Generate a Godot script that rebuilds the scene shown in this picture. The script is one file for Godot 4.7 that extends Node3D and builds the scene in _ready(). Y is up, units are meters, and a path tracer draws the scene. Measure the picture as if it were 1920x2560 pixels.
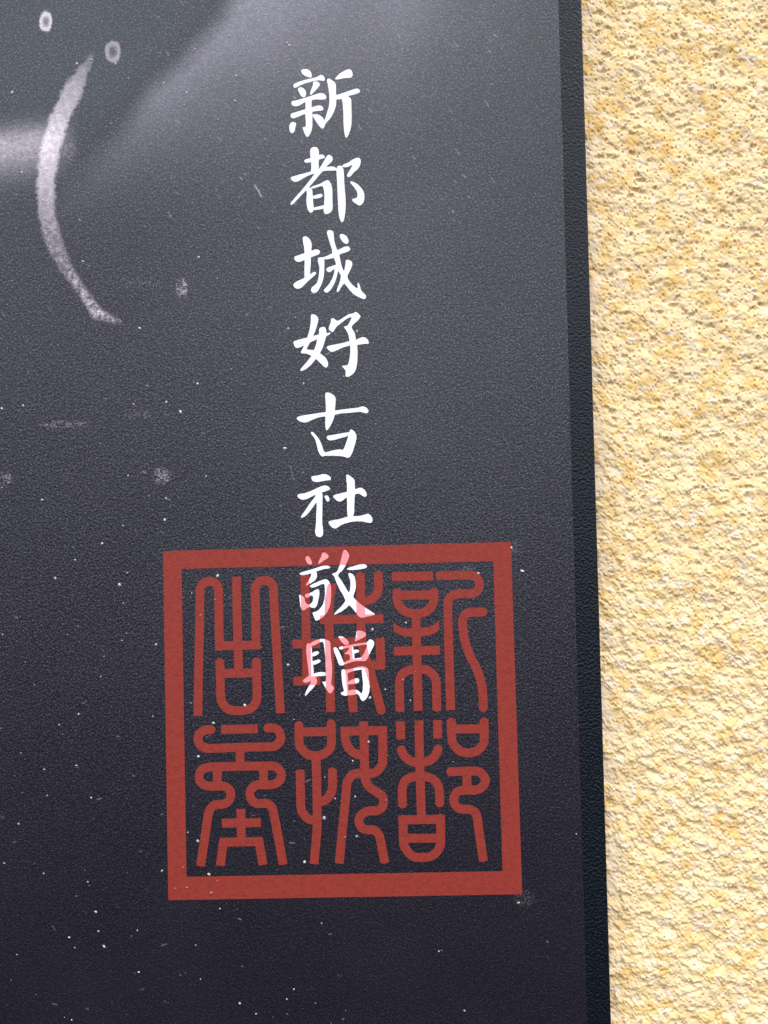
extends Node3D
# A black printed sign fixed to a rough yellow stucco wall, seen from close by.
# Lengths in the tables are millimetres; the board's front face is the plane z = 0, the centre of the red seal is x = y = 0.

const MM := 0.001
const FILM := Rect2(-192.0, -162.0, 273.4, 474.0)   # the printed sheet on the board (mm)
const BOARD := Rect2(-200.0, -170.0, 289.5, 490.0)
const BOARD_THICK := 6.0
const FILM_TOP := 0.22
const INK_Z := 0.30
const STROKE := 1.52                                 # half the width of a seal stroke

var rng := RandomNumberGenerator.new()
var film_normal: Texture2D
var ink_mottle: Texture2D
var ink_shapes := {}
var red_shapes := {}


func _ready() -> void:
	rng.seed = 41
	# ---- camera, sky, sun, exposure -------------------------------------------------
	var cam := Camera3D.new()
	cam.name = "camera"
	var w := Vector3(0.0337357646, 0.022867525, -0.0231217341)
	cam.transform = Transform3D(Basis(w.normalized(), w.length()), Vector3(25.3773, 57.9414, 392.73) * MM)
	cam.fov = 48.3719
	cam.near = 0.01
	cam.far = 50.0
	add_child(cam)
	var sky_m := ProceduralSkyMaterial.new()
	sky_m.sky_top_color = Color(0.95, 0.96, 1.0)
	sky_m.sky_horizon_color = Color(0.54, 0.58, 0.70)
	sky_m.sky_curve = 0.16
	sky_m.sky_energy_multiplier = 1.45
	sky_m.ground_horizon_color = Color(0.24, 0.23, 0.28)
	sky_m.ground_bottom_color = Color(0.27, 0.25, 0.27)
	sky_m.ground_curve = 0.05
	sky_m.sun_angle_max = 1.0
	var sky := Sky.new()
	sky.sky_material = sky_m
	var env := Environment.new()
	env.background_mode = Environment.BG_SKY
	env.sky = sky
	env.tonemap_mode = Environment.TONE_MAPPER_LINEAR
	env.tonemap_exposure = 1.27
	env.sdfgi_enabled = true
	env.ssao_enabled = true
	env.ssil_enabled = true
	var we := WorldEnvironment.new()
	we.name = "environment"
	we.environment = env
	add_child(we)
	var sun := DirectionalLight3D.new()
	sun.name = "sun"
	sun.light_energy = 0.44
	sun.light_angular_distance = 16.0
	sun.light_color = Color(1.0, 0.96, 0.9)
	sun.shadow_enabled = true
	add_child(sun)
	sun.look_at_from_position(Vector3(0.75, 1.35, 0.75), Vector3.ZERO)

	# ---- shapes ---------------------------------------------------------------------
	for called in INK:
		var list := []
		for e in INK[called]:
			list.append(polygon(chaikin(pairs(e), 2)))
		ink_shapes[called] = list
	for called in SEAL:
		var list := []
		for e in SEAL[called]:
			if e[0] == "l":
				list.append(stroke(pairs(e)))
			elif e[0] == "c":
				list.append(stroke(catmull(pairs(e), 5)))
			else:
				list.append(polygon(pairs(e)))
		red_shapes[called] = list

	build_wall()
	build_sign()


# ---------------------------------------------------------------------------- helpers
func pairs(e: Array) -> PackedVector2Array:
	var out := PackedVector2Array()
	for i in range(1, e.size(), 2):
		out.append(Vector2(e[i], e[i + 1]))
	return out


func chaikin(pts: PackedVector2Array, times: int) -> PackedVector2Array:
	for t in times:
		var out := PackedVector2Array()
		for i in pts.size():
			var a := pts[i]
			var b := pts[(i + 1) % pts.size()]
			out.append(a.lerp(b, 0.22))
			out.append(a.lerp(b, 0.78))
		pts = out
	return pts


func catmull(pts: PackedVector2Array, n: int) -> PackedVector2Array:
	var out := PackedVector2Array()
	for i in pts.size() - 1:
		var p0 := pts[maxi(i - 1, 0)]
		var p3 := pts[mini(i + 2, pts.size() - 1)]
		for k in n:
			out.append(pts[i].cubic_interpolate(pts[i + 1], p0, p3, float(k) / n))
	out.append(pts[pts.size() - 1])
	return out


func box_of(pts: PackedVector2Array, grow: float) -> Rect2:
	var r := Rect2(pts[0], Vector2.ZERO)
	for p in pts:
		r = r.expand(p)
	return r.grow(grow)


func polygon(pts: PackedVector2Array) -> Dictionary:
	return {"pts": pts, "closed": true, "box": box_of(pts, 0.6)}


func stroke(pts: PackedVector2Array) -> Dictionary:
	return {"pts": pts, "closed": false, "box": box_of(pts, STROKE + 0.6)}


func inside_by(s: Dictionary, p: Vector2) -> float:
	# how deep p lies inside a shape (mm), negative outside
	var pts: PackedVector2Array = s.pts
	var n := pts.size()
	if s.closed:
		var best := 1e9
		var odd := false
		var a := pts[n - 1]
		for i in n:
			var b := pts[i]
			var ab := b - a
			var ap := p - a
			var q := ap - ab * clampf(ap.dot(ab) / maxf(ab.length_squared(), 1e-9), 0.0, 1.0)
			best = minf(best, q.length_squared())
			if (a.y > p.y) != (b.y > p.y) and p.x < ab.x * (p.y - a.y) / ab.y + a.x:
				odd = not odd
			a = b
		return sqrt(best) if odd else -sqrt(best)
	var most := -1e9
	for i in n - 1:
		var a := pts[i]
		var ab := pts[i + 1] - a
		var l := ab.length()
		var u := ab / maxf(l, 1e-6)
		var ap := p - a
		var t := ap.dot(u)
		most = maxf(most, minf(STROKE - absf(ap.cross(u)), minf(t, l - t)))
		if i > 0:
			most = maxf(most, STROKE - ap.length())
	return most


class Grid:
	var at := Vector2.ZERO
	var nx := 0
	var ny := 0
	var step := 0.22

	func _init(shapes: Array, cell: float) -> void:
		step = cell
		var r: Rect2 = shapes[0].box
		for s in shapes:
			r = r.merge(s.box)
		at = r.position
		nx = int(ceil(r.size.x / step)) + 2
		ny = int(ceil(r.size.y / step)) + 2


func field(g: Grid, shapes: Array) -> PackedFloat32Array:
	var f := PackedFloat32Array()
	f.resize(g.nx * g.ny)
	f.fill(-9.0)
	for s in shapes:
		var b: Rect2 = s.box
		var i0 := clampi(int((b.position.x - g.at.x) / g.step), 0, g.nx)
		var i1 := clampi(int((b.end.x - g.at.x) / g.step) + 2, 0, g.nx)
		var j0 := clampi(int((b.position.y - g.at.y) / g.step), 0, g.ny)
		var j1 := clampi(int((b.end.y - g.at.y) / g.step) + 2, 0, g.ny)
		for j in range(j0, j1):
			for i in range(i0, i1):
				var d := inside_by(s, g.at + Vector2(i, j) * g.step)
				var k := j * g.nx + i
				if d > f[k]:
					f[k] = d
	return f


func both(a: PackedFloat32Array, b: PackedFloat32Array, sign_b: float) -> PackedFloat32Array:
	var out := a.duplicate()
	for i in out.size():
		out[i] = minf(a[i], sign_b * b[i])
	return out


func sheet_uv(x: float, y: float) -> Vector2:
	return Vector2((x - FILM.position.x) / FILM.size.x, (FILM.end.y - y) / FILM.size.y)


func flat_mesh(g: Grid, f: PackedFloat32Array, z: float) -> ArrayMesh:
	# the print where the field is positive: whole cells are joined along their row, the cells on the outline are cut
	var v := PackedVector3Array()
	var uv := PackedVector2Array()
	var idx := PackedInt32Array()
	for j in g.ny - 1:
		var start := -1
		for i in g.nx:
			var k := j * g.nx + i
			var full := false
			if i < g.nx - 1:
				full = f[k] > 0.0 and f[k + 1] > 0.0 and f[k + g.nx] > 0.0 and f[k + g.nx + 1] > 0.0
			if full:
				if start < 0:
					start = i
				continue
			if start >= 0:
				fan(v, uv, idx, [g.at + Vector2(start, j) * g.step, g.at + Vector2(i, j) * g.step, g.at + Vector2(i, j + 1) * g.step, g.at + Vector2(start, j + 1) * g.step], z)
				start = -1
			if i == g.nx - 1:
				continue
			var val := [f[k], f[k + 1], f[k + g.nx + 1], f[k + g.nx]]
			if maxf(maxf(val[0], val[1]), maxf(val[2], val[3])) <= 0.0:
				continue
			var cor := [Vector2(i, j), Vector2(i + 1, j), Vector2(i + 1, j + 1), Vector2(i, j + 1)]
			var poly := []
			for c in 4:
				var d := (c + 1) % 4
				if val[c] > 0.0:
					poly.append(g.at + cor[c] * g.step)
				if (val[c] > 0.0) != (val[d] > 0.0):
					var va := maxf(val[c], -1.0)
					var vb := maxf(val[d], -1.0)
					poly.append(g.at + cor[c].lerp(cor[d], va / (va - vb)) * g.step)
			if poly.size() > 2:
				fan(v, uv, idx, poly, z)
	if v.is_empty():
		return null
	var nor := PackedVector3Array()
	nor.resize(v.size())
	nor.fill(Vector3(0, 0, 1))
	var arr := []
	arr.resize(Mesh.ARRAY_MAX)
	arr[Mesh.ARRAY_VERTEX] = v
	arr[Mesh.ARRAY_NORMAL] = nor
	arr[Mesh.ARRAY_TEX_UV] = uv
	arr[Mesh.ARRAY_INDEX] = idx
	var m := ArrayMesh.new()
	m.add_surface_from_arrays(Mesh.PRIMITIVE_TRIANGLES, arr)
	return m


func fan(v: PackedVector3Array, uv: PackedVector2Array, idx: PackedInt32Array, poly: Array, z: float) -> void:
	var base := v.size()
	for p in poly:
		v.append(Vector3(p.x, p.y, z) * MM)
		uv.append(sheet_uv(p.x, p.y))
	for i in range(1, poly.size() - 1):
		idx.append_array([base, base + i + 1, base + i])


func part(called: String, mesh: Mesh, mat: Material, parent: Node, label := "") -> MeshInstance3D:
	var o := MeshInstance3D.new()
	o.name = called
	o.mesh = mesh
	o.material_override = mat
	parent.add_child(o, true)
	if label:
		o.set_meta("label", label)
	return o


func noise(seed_no: int, freq: float, octaves: int, kind := FastNoiseLite.TYPE_SIMPLEX_SMOOTH) -> FastNoiseLite:
	var n := FastNoiseLite.new()
	n.seed = seed_no
	n.noise_type = kind
	n.frequency = freq
	n.fractal_type = FastNoiseLite.FRACTAL_FBM if octaves > 1 else FastNoiseLite.FRACTAL_NONE
	n.fractal_octaves = octaves
	return n


func lin(r: float, g: float, b: float) -> Color:
	return Color(r, g, b).linear_to_srgb()


# ---------------------------------------------------------------------------- the wall
func spaced(dense_from: float, dense_to: float, step: float, low: float, high: float) -> PackedFloat32Array:
	# grid lines: close together where the wall is looked at, wider and wider away from there
	var left := []
	var x := dense_from
	var s := step
	while x > low:
		s = minf(s * 1.18, 14.0)
		x -= s
		left.push_front(x)
	var out := PackedFloat32Array(left)
	x = dense_from
	while x < dense_to:
		out.append(x)
		x += step
	s = step
	while x < high:
		out.append(x)
		s = minf(s * 1.18, 14.0)
		x += s
	return out


func build_wall() -> void:
	var xs := spaced(85.0, 180.0, 0.31, -620.0, 640.0)
	var ys := spaced(-132.0, 284.0, 0.31, -560.0, 640.0)
	var nx := xs.size()
	var ny := ys.size()
	var broad := noise(3, 0.045, 2)
	var lump := noise(5, 0.15, 3)
	lump.fractal_gain = 0.5
	var slant := noise(6, 0.20, 3)
	slant.fractal_gain = 0.55
	var grain := noise(7, 0.75, 3)
	grain.fractal_gain = 0.6
	var pit := noise(9, 0.19, 1, FastNoiseLite.TYPE_CELLULAR)
	pit.cellular_return_type = FastNoiseLite.RETURN_DISTANCE
	pit.cellular_jitter = 1.0
	var pore := noise(10, 0.50, 1, FastNoiseLite.TYPE_CELLULAR)
	pore.cellular_return_type = FastNoiseLite.RETURN_DISTANCE
	pore.cellular_jitter = 1.0
	var grit := noise(17, 0.34, 1, FastNoiseLite.TYPE_CELLULAR)
	grit.cellular_return_type = FastNoiseLite.RETURN_DISTANCE
	grit.cellular_jitter = 1.0
	var wash := noise(11, 0.075, 3)
	var stain := noise(13, 0.33, 2)
	var smear := noise(15, 0.035, 2)
	var v := PackedVector3Array()
	var col := PackedColorArray()
	var nor := PackedVector3Array()
	v.resize(nx * ny)
	col.resize(nx * ny)
	nor.resize(nx * ny)
	var ochre := Color(0.68, 0.41, 0.11)
	var yellow := Color(0.79, 0.565, 0.25)
	var cream := Color(0.825, 0.65, 0.38)
	var chalk := Color(0.84, 0.70, 0.52)
	var k := 0
	for j in ny:
		var y := ys[j]
		# the lower part was roughed with slanting strokes, the upper part rubbed flatter and left full of pores
		var low := smoothstep(150.0, 0.0, y)
		for i in nx:
			var x := xs[i]
			var st := stain.get_noise_2d(x, y)
			var wa := wash.get_noise_2d(x, y)
			var gr := grain.get_noise_2d(x, y)
			var a := lump.get_noise_2d(x * 0.75 + y * 0.12, y * 1.1 - x * 0.1)
			var b := slant.get_noise_2d(x * 0.42 - y * 0.40, x * 0.68 + y * 0.82)
			var warp_x := x * 0.9 + 1.6 * b + 0.8 * gr
			var warp_y := y * 1.15 + 1.6 * a + 0.8 * gr
			var hole := smoothstep(-0.72, -0.93, pit.get_noise_2d(warp_x, warp_y)) * smoothstep(-0.3, 0.3, wa + 0.6 * b)
			var pin := smoothstep(-0.72, -0.92, pore.get_noise_2d(x + 0.5 * a, y + 0.5 * b)) * smoothstep(-0.25, 0.25, st)
			var crumb := -grit.get_noise_2d(x * 0.95 + 1.4 * b + 0.7 * gr, y + 0.10 * low * x + 1.4 * a + 0.7 * gr)
			# a flattened strip of mortar where the board was pressed on
			var strip := smoothstep(95.5 + 5.0 * smear.get_noise_2d(y, 7.0), 92.0, x) * smoothstep(-0.1, 0.2, smear.get_noise_2d(y * 2.2, 90.0) + 0.5 * st)
			var rough := 1.0 - 0.6 * strip
			var h := 0.8 * broad.get_noise_2d(x, y) + 0.90 * rough * (lerpf(0.36, 0.26, low) * a + lerpf(0.22, 0.34, low) * b + lerpf(0.24, 0.36, low) * gr + lerpf(0.50, 0.85, low) * crumb - lerpf(1.1, 0.8, low) * hole - lerpf(0.75, 0.55, low) * pin)
			v[k] = Vector3(x, y, -BOARD_THICK - 0.4 + h)
			var t := clampf(0.52 + 0.8 * wa + 0.35 * st, 0.0, 1.0)
			var c := yellow.lerp(cream, lerpf(smoothstep(0.3, 0.75, t), 0.55, 0.35))
			c = c.lerp(ochre, smoothstep(0.36, 0.05, t) * lerpf(0.6, 0.5, low))
			c = c.lerp(chalk, smoothstep(0.60, 1.0, clampf(0.42 + 0.08 * low + 0.85 * stain.get_noise_2d(x * 0.4 + 40.0, y * 0.5) - 0.25 * wa, 0.0, 1.0)) * lerpf(0.75, 0.7, low))
			c = c.lerp(chalk, strip * 0.6)
			col[k] = c
			k += 1
	for j in ny:
		for i in nx:
			var i0 := maxi(i - 1, 0)
			var i1 := mini(i + 1, nx - 1)
			var j0 := maxi(j - 1, 0)
			var j1 := mini(j + 1, ny - 1)
			var dx := (v[j * nx + i1].z - v[j * nx + i0].z) / (xs[i1] - xs[i0])
			var dy := (v[j1 * nx + i].z - v[j0 * nx + i].z) / (ys[j1] - ys[j0])
			nor[j * nx + i] = Vector3(-dx, -dy, 1.0).normalized()
	for i in v.size():
		v[i] = v[i] * MM
	var idx := PackedInt32Array()
	idx.resize((nx - 1) * (ny - 1) * 6)
	k = 0
	for j in ny - 1:
		for i in nx - 1:
			var q := j * nx + i
			idx[k] = q
			idx[k + 1] = q + nx
			idx[k + 2] = q + 1
			idx[k + 3] = q + 1
			idx[k + 4] = q + nx
			idx[k + 5] = q + nx + 1
			k += 6
	var arr := []
	arr.resize(Mesh.ARRAY_MAX)
	arr[Mesh.ARRAY_VERTEX] = v
	arr[Mesh.ARRAY_NORMAL] = nor
	arr[Mesh.ARRAY_COLOR] = col
	arr[Mesh.ARRAY_INDEX] = idx
	var m := ArrayMesh.new()
	m.add_surface_from_arrays(Mesh.PRIMITIVE_TRIANGLES, arr)
	var mat := StandardMaterial3D.new()
	mat.vertex_color_use_as_albedo = true
	mat.roughness = 0.95
	mat.metallic_specular = 0.2
	var o := part("stucco_wall", m, mat, self)
	o.set_meta("label", "rough yellow and cream stucco wall to the right of and behind the black sign")
	o.set_meta("category", "wall")


# ---------------------------------------------------------------------------- the sign
func slab(r: Rect2, z0: float, z1: float, bevel: float, corner := 0.0) -> ArrayMesh:
	# a flat plate whose front edges are rounded over by the bevel
	var st := SurfaceTool.new()
	st.begin(Mesh.PRIMITIVE_TRIANGLES)
	var rings := []
	var steps := 4
	rings.append([0.0, z0])
	for s in steps + 1:
		var a := PI / 2 * s / steps
		rings.append([bevel * (1.0 - cos(a)), z1 - bevel * (1.0 - sin(a))])
	var loops := []
	for ring in rings:
		var q := r.grow(-ring[0])
		loops.append([Vector3(q.position.x, q.position.y, ring[1]), Vector3(q.end.x, q.position.y, ring[1]), Vector3(q.end.x, q.end.y, ring[1]), Vector3(q.position.x, q.end.y, ring[1])])
	for n in loops.size() - 1:
		for c in 4:
			var d := (c + 1) % 4
			quad(st, loops[n][c], loops[n][d], loops[n + 1][d], loops[n + 1][c])
	var top: Array = loops[loops.size() - 1]
	quad(st, top[0], top[1], top[2], top[3])
	var low: Array = loops[0]
	quad(st, low[3], low[2], low[1], low[0])
	st.generate_normals()
	return st.commit()


func quad(st: SurfaceTool, a: Vector3, b: Vector3, c: Vector3, d: Vector3) -> void:
	st.set_smooth_group(-1)
	for p in [a, c, b, a, d, c]:
		st.set_uv(sheet_uv(p.x, p.y))
		st.add_vertex(p * MM)


func build_sign() -> void:
	var sign := Node3D.new()
	sign.name = "sign_board"
	add_child(sign)
	sign.set_meta("label", "black printed sign with white Chinese characters above a square red seal")
	sign.set_meta("category", "sign")

	# the board: black plastic with a leathery grain
	var leather := noise(21, 0.055, 2)
	leather.fractal_gain = 0.45
	leather.domain_warp_enabled = true
	leather.domain_warp_amplitude = 9.0
	leather.domain_warp_frequency = 0.05
	var im := leather.get_seamless_image(1024, 1024)
	im.bump_map_to_normal_map(2.9)
	var black := StandardMaterial3D.new()
	black.albedo_color = lin(0.0015, 0.0042, 0.0072)
	black.roughness = 0.32
	black.metallic_specular = 0.39
	black.normal_enabled = true
	black.normal_texture = ImageTexture.create_from_image(im)
	black.normal_scale = 1.0
	black.uv1_triplanar = true
	black.uv1_scale = Vector3(15.0, 15.0, 15.0)
	part("board", slab(BOARD, -BOARD_THICK, 0.0, 0.7), black, sign, "bare black grained rim of the board")

	# the print: a thin sheet with a fine grain
	var w := 1184
	var h := 2048
	var fine := noise(23, 1.0, 1, FastNoiseLite.TYPE_VALUE)
	var gi := fine.get_image(900, 1500)
	gi.resize(w, h, Image.INTERPOLATE_CUBIC)
	gi.bump_map_to_normal_map(0.38)
	film_normal = ImageTexture.create_from_image(gi)
	var film := StandardMaterial3D.new()
	film.albedo_texture = ImageTexture.create_from_image(picture())
	film.roughness = 0.31
	film.metallic_specular = 0.47
	film.normal_enabled = true
	film.normal_texture = film_normal
	film.normal_scale = 1.0
	part("printed_sheet", slab(FILM, 0.0, FILM_TOP, 0.1), film, sign, "dark sheet printed with a blurred grey photograph")

	var wear := noise(27, 0.16, 4)
	wear.fractal_gain = 0.8
	var wi := wear.get_image(592, 1024)
	var wb := wi.get_data()
	for k in wb.size():
		wb[k] = int(255.0 * clampf(0.86 + 0.24 * (wb[k] / 255.0), 0.0, 1.0))
	ink_mottle = ImageTexture.create_from_image(Image.create_from_data(592, 1024, false, Image.FORMAT_L8, wb))
	var white := print_ink(lin(0.88, 0.90, 0.94))
	var red := print_ink(lin(0.265, 0.033, 0.021))
	var pink := print_ink(lin(0.92, 0.32, 0.33))

	# white characters, from the top downwards
	var words := ["first", "second", "third", "fourth", "fifth", "sixth", "seventh", "eighth"]
	var all_red := []
	for called in red_shapes:
		all_red.append_array(red_shapes[called])
	var n := 0
	for called in ink_shapes:
		var g := Grid.new(ink_shapes[called], 0.22)
		var f := field(g, ink_shapes[called])
		var label: String = "white brush character, %s from the top" % words[n]
		if n < 6:
			part("character", flat_mesh(g, f, INK_Z), white, sign, label)
		else:
			var rf := field(g, all_red)
			var o := part("character", flat_mesh(g, both(f, rf, -1.0), INK_Z), white, sign, label + ", crossed by the red seal")
			part("overprint", flat_mesh(g, both(f, rf, 1.0), INK_Z), pink, o, "pink where red print lies over white")
		n += 1

	# the red seal
	var seal := Node3D.new()
	seal.name = "seal"
	sign.add_child(seal)
	var over := []
	over.append_array(ink_shapes["jing"])
	over.append_array(ink_shapes["zeng"])
	for called in red_shapes:
		var g := Grid.new(red_shapes[called], 0.22 if called != "seal_frame" else 0.3)
		var f := both(field(g, red_shapes[called]), field(g, over), -1.0)
		part("frame" if called == "seal_frame" else "seal_character", flat_mesh(g, f, INK_Z), red, seal)

	specks(sign, all_red)


func print_ink(c: Color) -> StandardMaterial3D:
	var m := StandardMaterial3D.new()
	m.albedo_color = c
	m.albedo_texture = ink_mottle
	m.roughness = 0.5
	m.metallic_specular = 0.35
	m.normal_enabled = true
	m.normal_texture = film_normal
	m.normal_scale = 0.6
	return m


func specks(sign: Node3D, all_red: Array) -> void:
	# small pale grains of grit caught on the print
	var st := SurfaceTool.new()
	st.begin(Mesh.PRIMITIVE_TRIANGLES)
	var list := []
	for row in SPECKS:
		for i in range(0, row.size(), 3):
			list.append([row[i], row[i + 1], row[i + 2] * 1.2, rng.randf_range(0.3, 0.75)])
	for i in 300:
		var x := rng.randf_range(-190.0, 80.0)
		var y := rng.randf_range(-160.0, 310.0)
		if x > 0.0 and rng.randf() < 0.6:
			continue
		list.append([x, y, 0.1 + 0.14 * pow(rng.randf(), 2.0), rng.randf_range(0.15, 0.55)])
	for s in list:
		var at := Vector2(s[0], s[1])
		if at.x > FILM.end.x - 1.0:
			continue
		var on_red := false
		for q in all_red:
			if q.box.has_point(at) and inside_by(q, at) > 0.0:
				on_red = true
				break
		var c := Color(0.62, 0.26, 0.21) if on_red else Color(0.78, 0.76, 0.72)
		st.set_color(Color(c.r * s[3], c.g * s[3], c.b * s[3]))
		st.set_smooth_group(0)
		var turn := rng.randf() * TAU
		var long: float = s[2] * rng.randf_range(1.0, 1.45)
		var rim := []
		var mid := []
		for i in 9:
			var a := TAU * i / 9.0
			var e := Vector2(cos(a) * long, sin(a) * s[2]).rotated(turn) * rng.randf_range(0.85, 1.1)
			rim.append(Vector3(at.x + e.x, at.y + e.y, INK_Z - 0.06))
			mid.append(Vector3(at.x + e.x * 0.65, at.y + e.y * 0.65, INK_Z + s[2] * 0.45))
		var top := Vector3(at.x, at.y, INK_Z + s[2] * 0.65)
		for i in 9:
			var k := (i + 1) % 9
			for p in [rim[i], mid[i], rim[k], rim[k], mid[i], mid[k], mid[i], top, mid[k]]:
				st.add_vertex(p * MM)
	st.generate_normals()
	var m := StandardMaterial3D.new()
	m.vertex_color_use_as_albedo = true
	m.roughness = 0.5
	var o := part("grit", st.commit(), m, sign)
	o.set_meta("kind", "stuff")


func picture() -> Image:
	# the printed photograph on the sheet: out-of-focus pale shapes on near black
	var w := 888
	var h := 1536
	var sx := FILM.size.x / w
	var sy := FILM.size.y / h
	var pale := PackedFloat32Array()
	pale.resize(w * h)
	var warm := PackedFloat32Array()
	warm.resize(w * h)
	var teal := PackedFloat32Array()
	teal.resize(w * h)
	var mottle := noise(31, 0.11, 3)
	mottle.fractal_gain = 0.7
	var mb := mottle.get_image(w, h).get_data()
	var cloud := noise(33, 0.006, 3)
	var cb := cloud.get_image(w, h).get_data()
	var speck := noise(35, 0.42, 1).get_image(w, h).get_data()
	for j in h:
		var y := FILM.end.y - (j + 0.5) * sy
		for i in w:
			var k := j * w + i
			var x := FILM.position.x + (i + 0.5) * sx
			var m := mb[k] / 255.0
			var cl := cb[k] / 255.0
			var p := 0.003 * cl + 0.002 * m
			p += 0.035 * exp(-pow((x - 27.0) / 13.0, 2.0) - pow((y - 252.0) / 26.0, 2.0)) * (0.6 + 0.8 * m)
			p += 0.20 * pow(maxf(speck[k] / 127.5 - 1.0, 0.0), 2.0) * (0.15 + 0.85 * smoothstep(-100.0, 140.0, y))
			# a faint haze in the picture, upper right
			p += 0.021 * smoothstep(-85.0, 20.0, x) * smoothstep(105.0, 25.0, x) * smoothstep(-30.0, 230.0, y) * (0.7 + 0.4 * cl + 0.2 * m)
			if y > 120.0:
				# a wide pale beam with a clear upper left edge
				var s := (x + 34.6) * 0.77 - (y - 252.5) * 0.64 + (cl - 0.5) * 7.0
				teal[k] = 0.016 * smoothstep(2.0, -12.0, s) * smoothstep(150.0, 235.0, y) * (0.7 + 0.6 * cl)
				if s > -12.0:
					p += 0.24 * smoothstep(-5.0, 6.5, s) * exp(-maxf(s - 5.0, 0.0) / 38.0) * smoothstep(165.0, 275.0, y) * (0.5 + 0.5 * m + 0.5 * cl)
				var left := smoothstep(-86.0, -104.0, x) * exp(-pow((y - 203.0 - (x + 115.0) * 0.1) / (5.5 if y > 203.0 else 9.0), 2.0))
				warm[k] += 0.35 * left * (0.6 + 0.8 * (m - 0.1))
			pale[k] = p
	# the bright crescent
	var cres := [
		[-82.8, 233.7, 1.2, 0.12], [-86.1, 227.8, 2.6, 0.22], [-89.3, 221.9, 3.7, 0.32], [-94.5, 211.4, 3.7, 0.44], [-97.8, 200.7, 3.7, 0.46], [-99.3, 190.0, 3.5, 0.40], [-99.3, 179.3, 3.3, 0.28], [-96.9, 168.8, 3.4, 0.18], [-93.2, 160.2, 2.7, 0.15], [-87.6, 151.6, 1.9, 0.24], [-81.8, 142.9, 2.4, 0.34], [-74.5, 139.6, 1.2, 0.14]]
	for j in range(int((FILM.end.y - 242.0) / sy), int((FILM.end.y - 132.0) / sy)):
		var y := FILM.end.y - (j + 0.5) * sy
		for i in range(int((-110.0 - FILM.position.x) / sx), int((-66.0 - FILM.position.x) / sx)):
			var p := Vector2(FILM.position.x + (i + 0.5) * sx, y)
			var best := 0.0
			var k := j * w + i
			var m := mb[k] / 255.0
			for c in cres.size() - 1:
				var a := Vector2(cres[c][0], cres[c][1])
				var ab := Vector2(cres[c + 1][0], cres[c + 1][1]) - a
				var t := clampf((p - a).dot(ab) / ab.length_squared(), 0.0, 1.0)
				var d := p.distance_to(a + ab * t)
				var half: float = lerpf(cres[c][2], cres[c + 1][2], t)
				var much: float = lerpf(cres[c][3], cres[c + 1][3], t)
				best = maxf(best, much * smoothstep(half + 0.4, half - 1.2, d + (m - 0.5) * 2.2))
			var broken := clampf((188.0 - y) / 40.0, 0.0, 1.0)
			warm[k] += best * lerpf(0.65 + 0.7 * m, 4.2 * pow(m, 2.0) * (0.3 + 1.1 * speck[k] / 255.0), broken)
	# drops, smudges: x, y, half sizes, strength, rim
	for s in [[-98.6, 246.8, 2.3, 3.6, 0.62, 0.8], [-75.0, 235.3, 2.8, 3.9, 0.30, 0.9], [-52.1, 151.0, 2.2, 3.6, 0.26, 0.0], [-90.7, 200.5, 2.6, 3.4, 0.07, 0.0], [-60.1, 85.6, 3.0, 3.2, 0.17, 0.0],
			[-94.1, 104.5, 9.0, 1.3, 0.10, 0.0], [-115.0, 86.0, 3.0, 2.5, 0.12, 0.0], [-68.0, 107.0, 5.0, 1.6, 0.05, 0.0], [61.2, -61.1, 3.6, 3.2, 0.035, 0.0], [61.5, 57.5, 2.0, 3.2, 0.03, 0.0], [45.0, 50.8, 2.6, 1.5, 0.04, 0.0], [-66.0, 153.0, 7.0, 2.0, 0.03, 0.0]]:
		for j in range(int((FILM.end.y - s[1] - s[3] * 1.6) / sy), int((FILM.end.y - s[1] + s[3] * 1.6) / sy)):
			for i in range(int((s[0] - s[2] * 1.6 - FILM.position.x) / sx), int((s[0] + s[2] * 1.6 - FILM.position.x) / sx)):
				var k := j * w + i
				var m := mb[k] / 255.0
				var d := Vector2((FILM.position.x + (i + 0.5) * sx - s[0]) / s[2], (FILM.end.y - (j + 0.5) * sy - s[1]) / s[3]).length() + (m - 0.5) * (0.6 if s[5] == 0.0 else 0.25)
				var e := smoothstep(1.15, 0.8, d)
				if s[5] > 0.0:
					e *= lerpf(1.0, smoothstep(0.15, 0.85, d), s[5])
				else:
					e *= 1.5 * smoothstep(0.40, 0.72, 0.55 * m + 0.45 * speck[k] / 255.0)
				warm[k] += s[4] * e
	# scratches and hair-like flecks, most of them in the pale beam
	var flecks := [[-15.6, 88.0, -14.3, 83.1, 0.12], [-58.9, 77.9, -56.8, 76.9, 0.14], [-62.0, 250.0, -55.0, 243.0, 0.04], [4.5, 240.0, 8.0, 236.5, 0.1], [12.0, 229.0, 14.5, 224.0, 0.08], [31.0, 214.2, 33.5, 216.2, 0.1], [33.5, 216.2, 36.0, 215.6, 0.12], [36.0, 215.6, 38.5, 218.4, 0.1], [24.0, 226.6, 27.0, 225.0, 0.09], [-26.0, 186.5, -23.6, 182.0, 0.3], [-25.8, 186.5, -23.4, 182.0, 0.3]]
	for n in 150:
		var x := rng.randf_range(-60.0, 60.0)
		var y := rng.randf_range(170.0, 262.0)
		var l := rng.randf_range(0.6, 2.6)
		var a := rng.randf_range(-1.2, -0.5)
		flecks.append([x, y, x + cos(a) * l, y + sin(a) * l, 0.06 + 0.22 * pow(rng.randf(), 2.0)])
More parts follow.
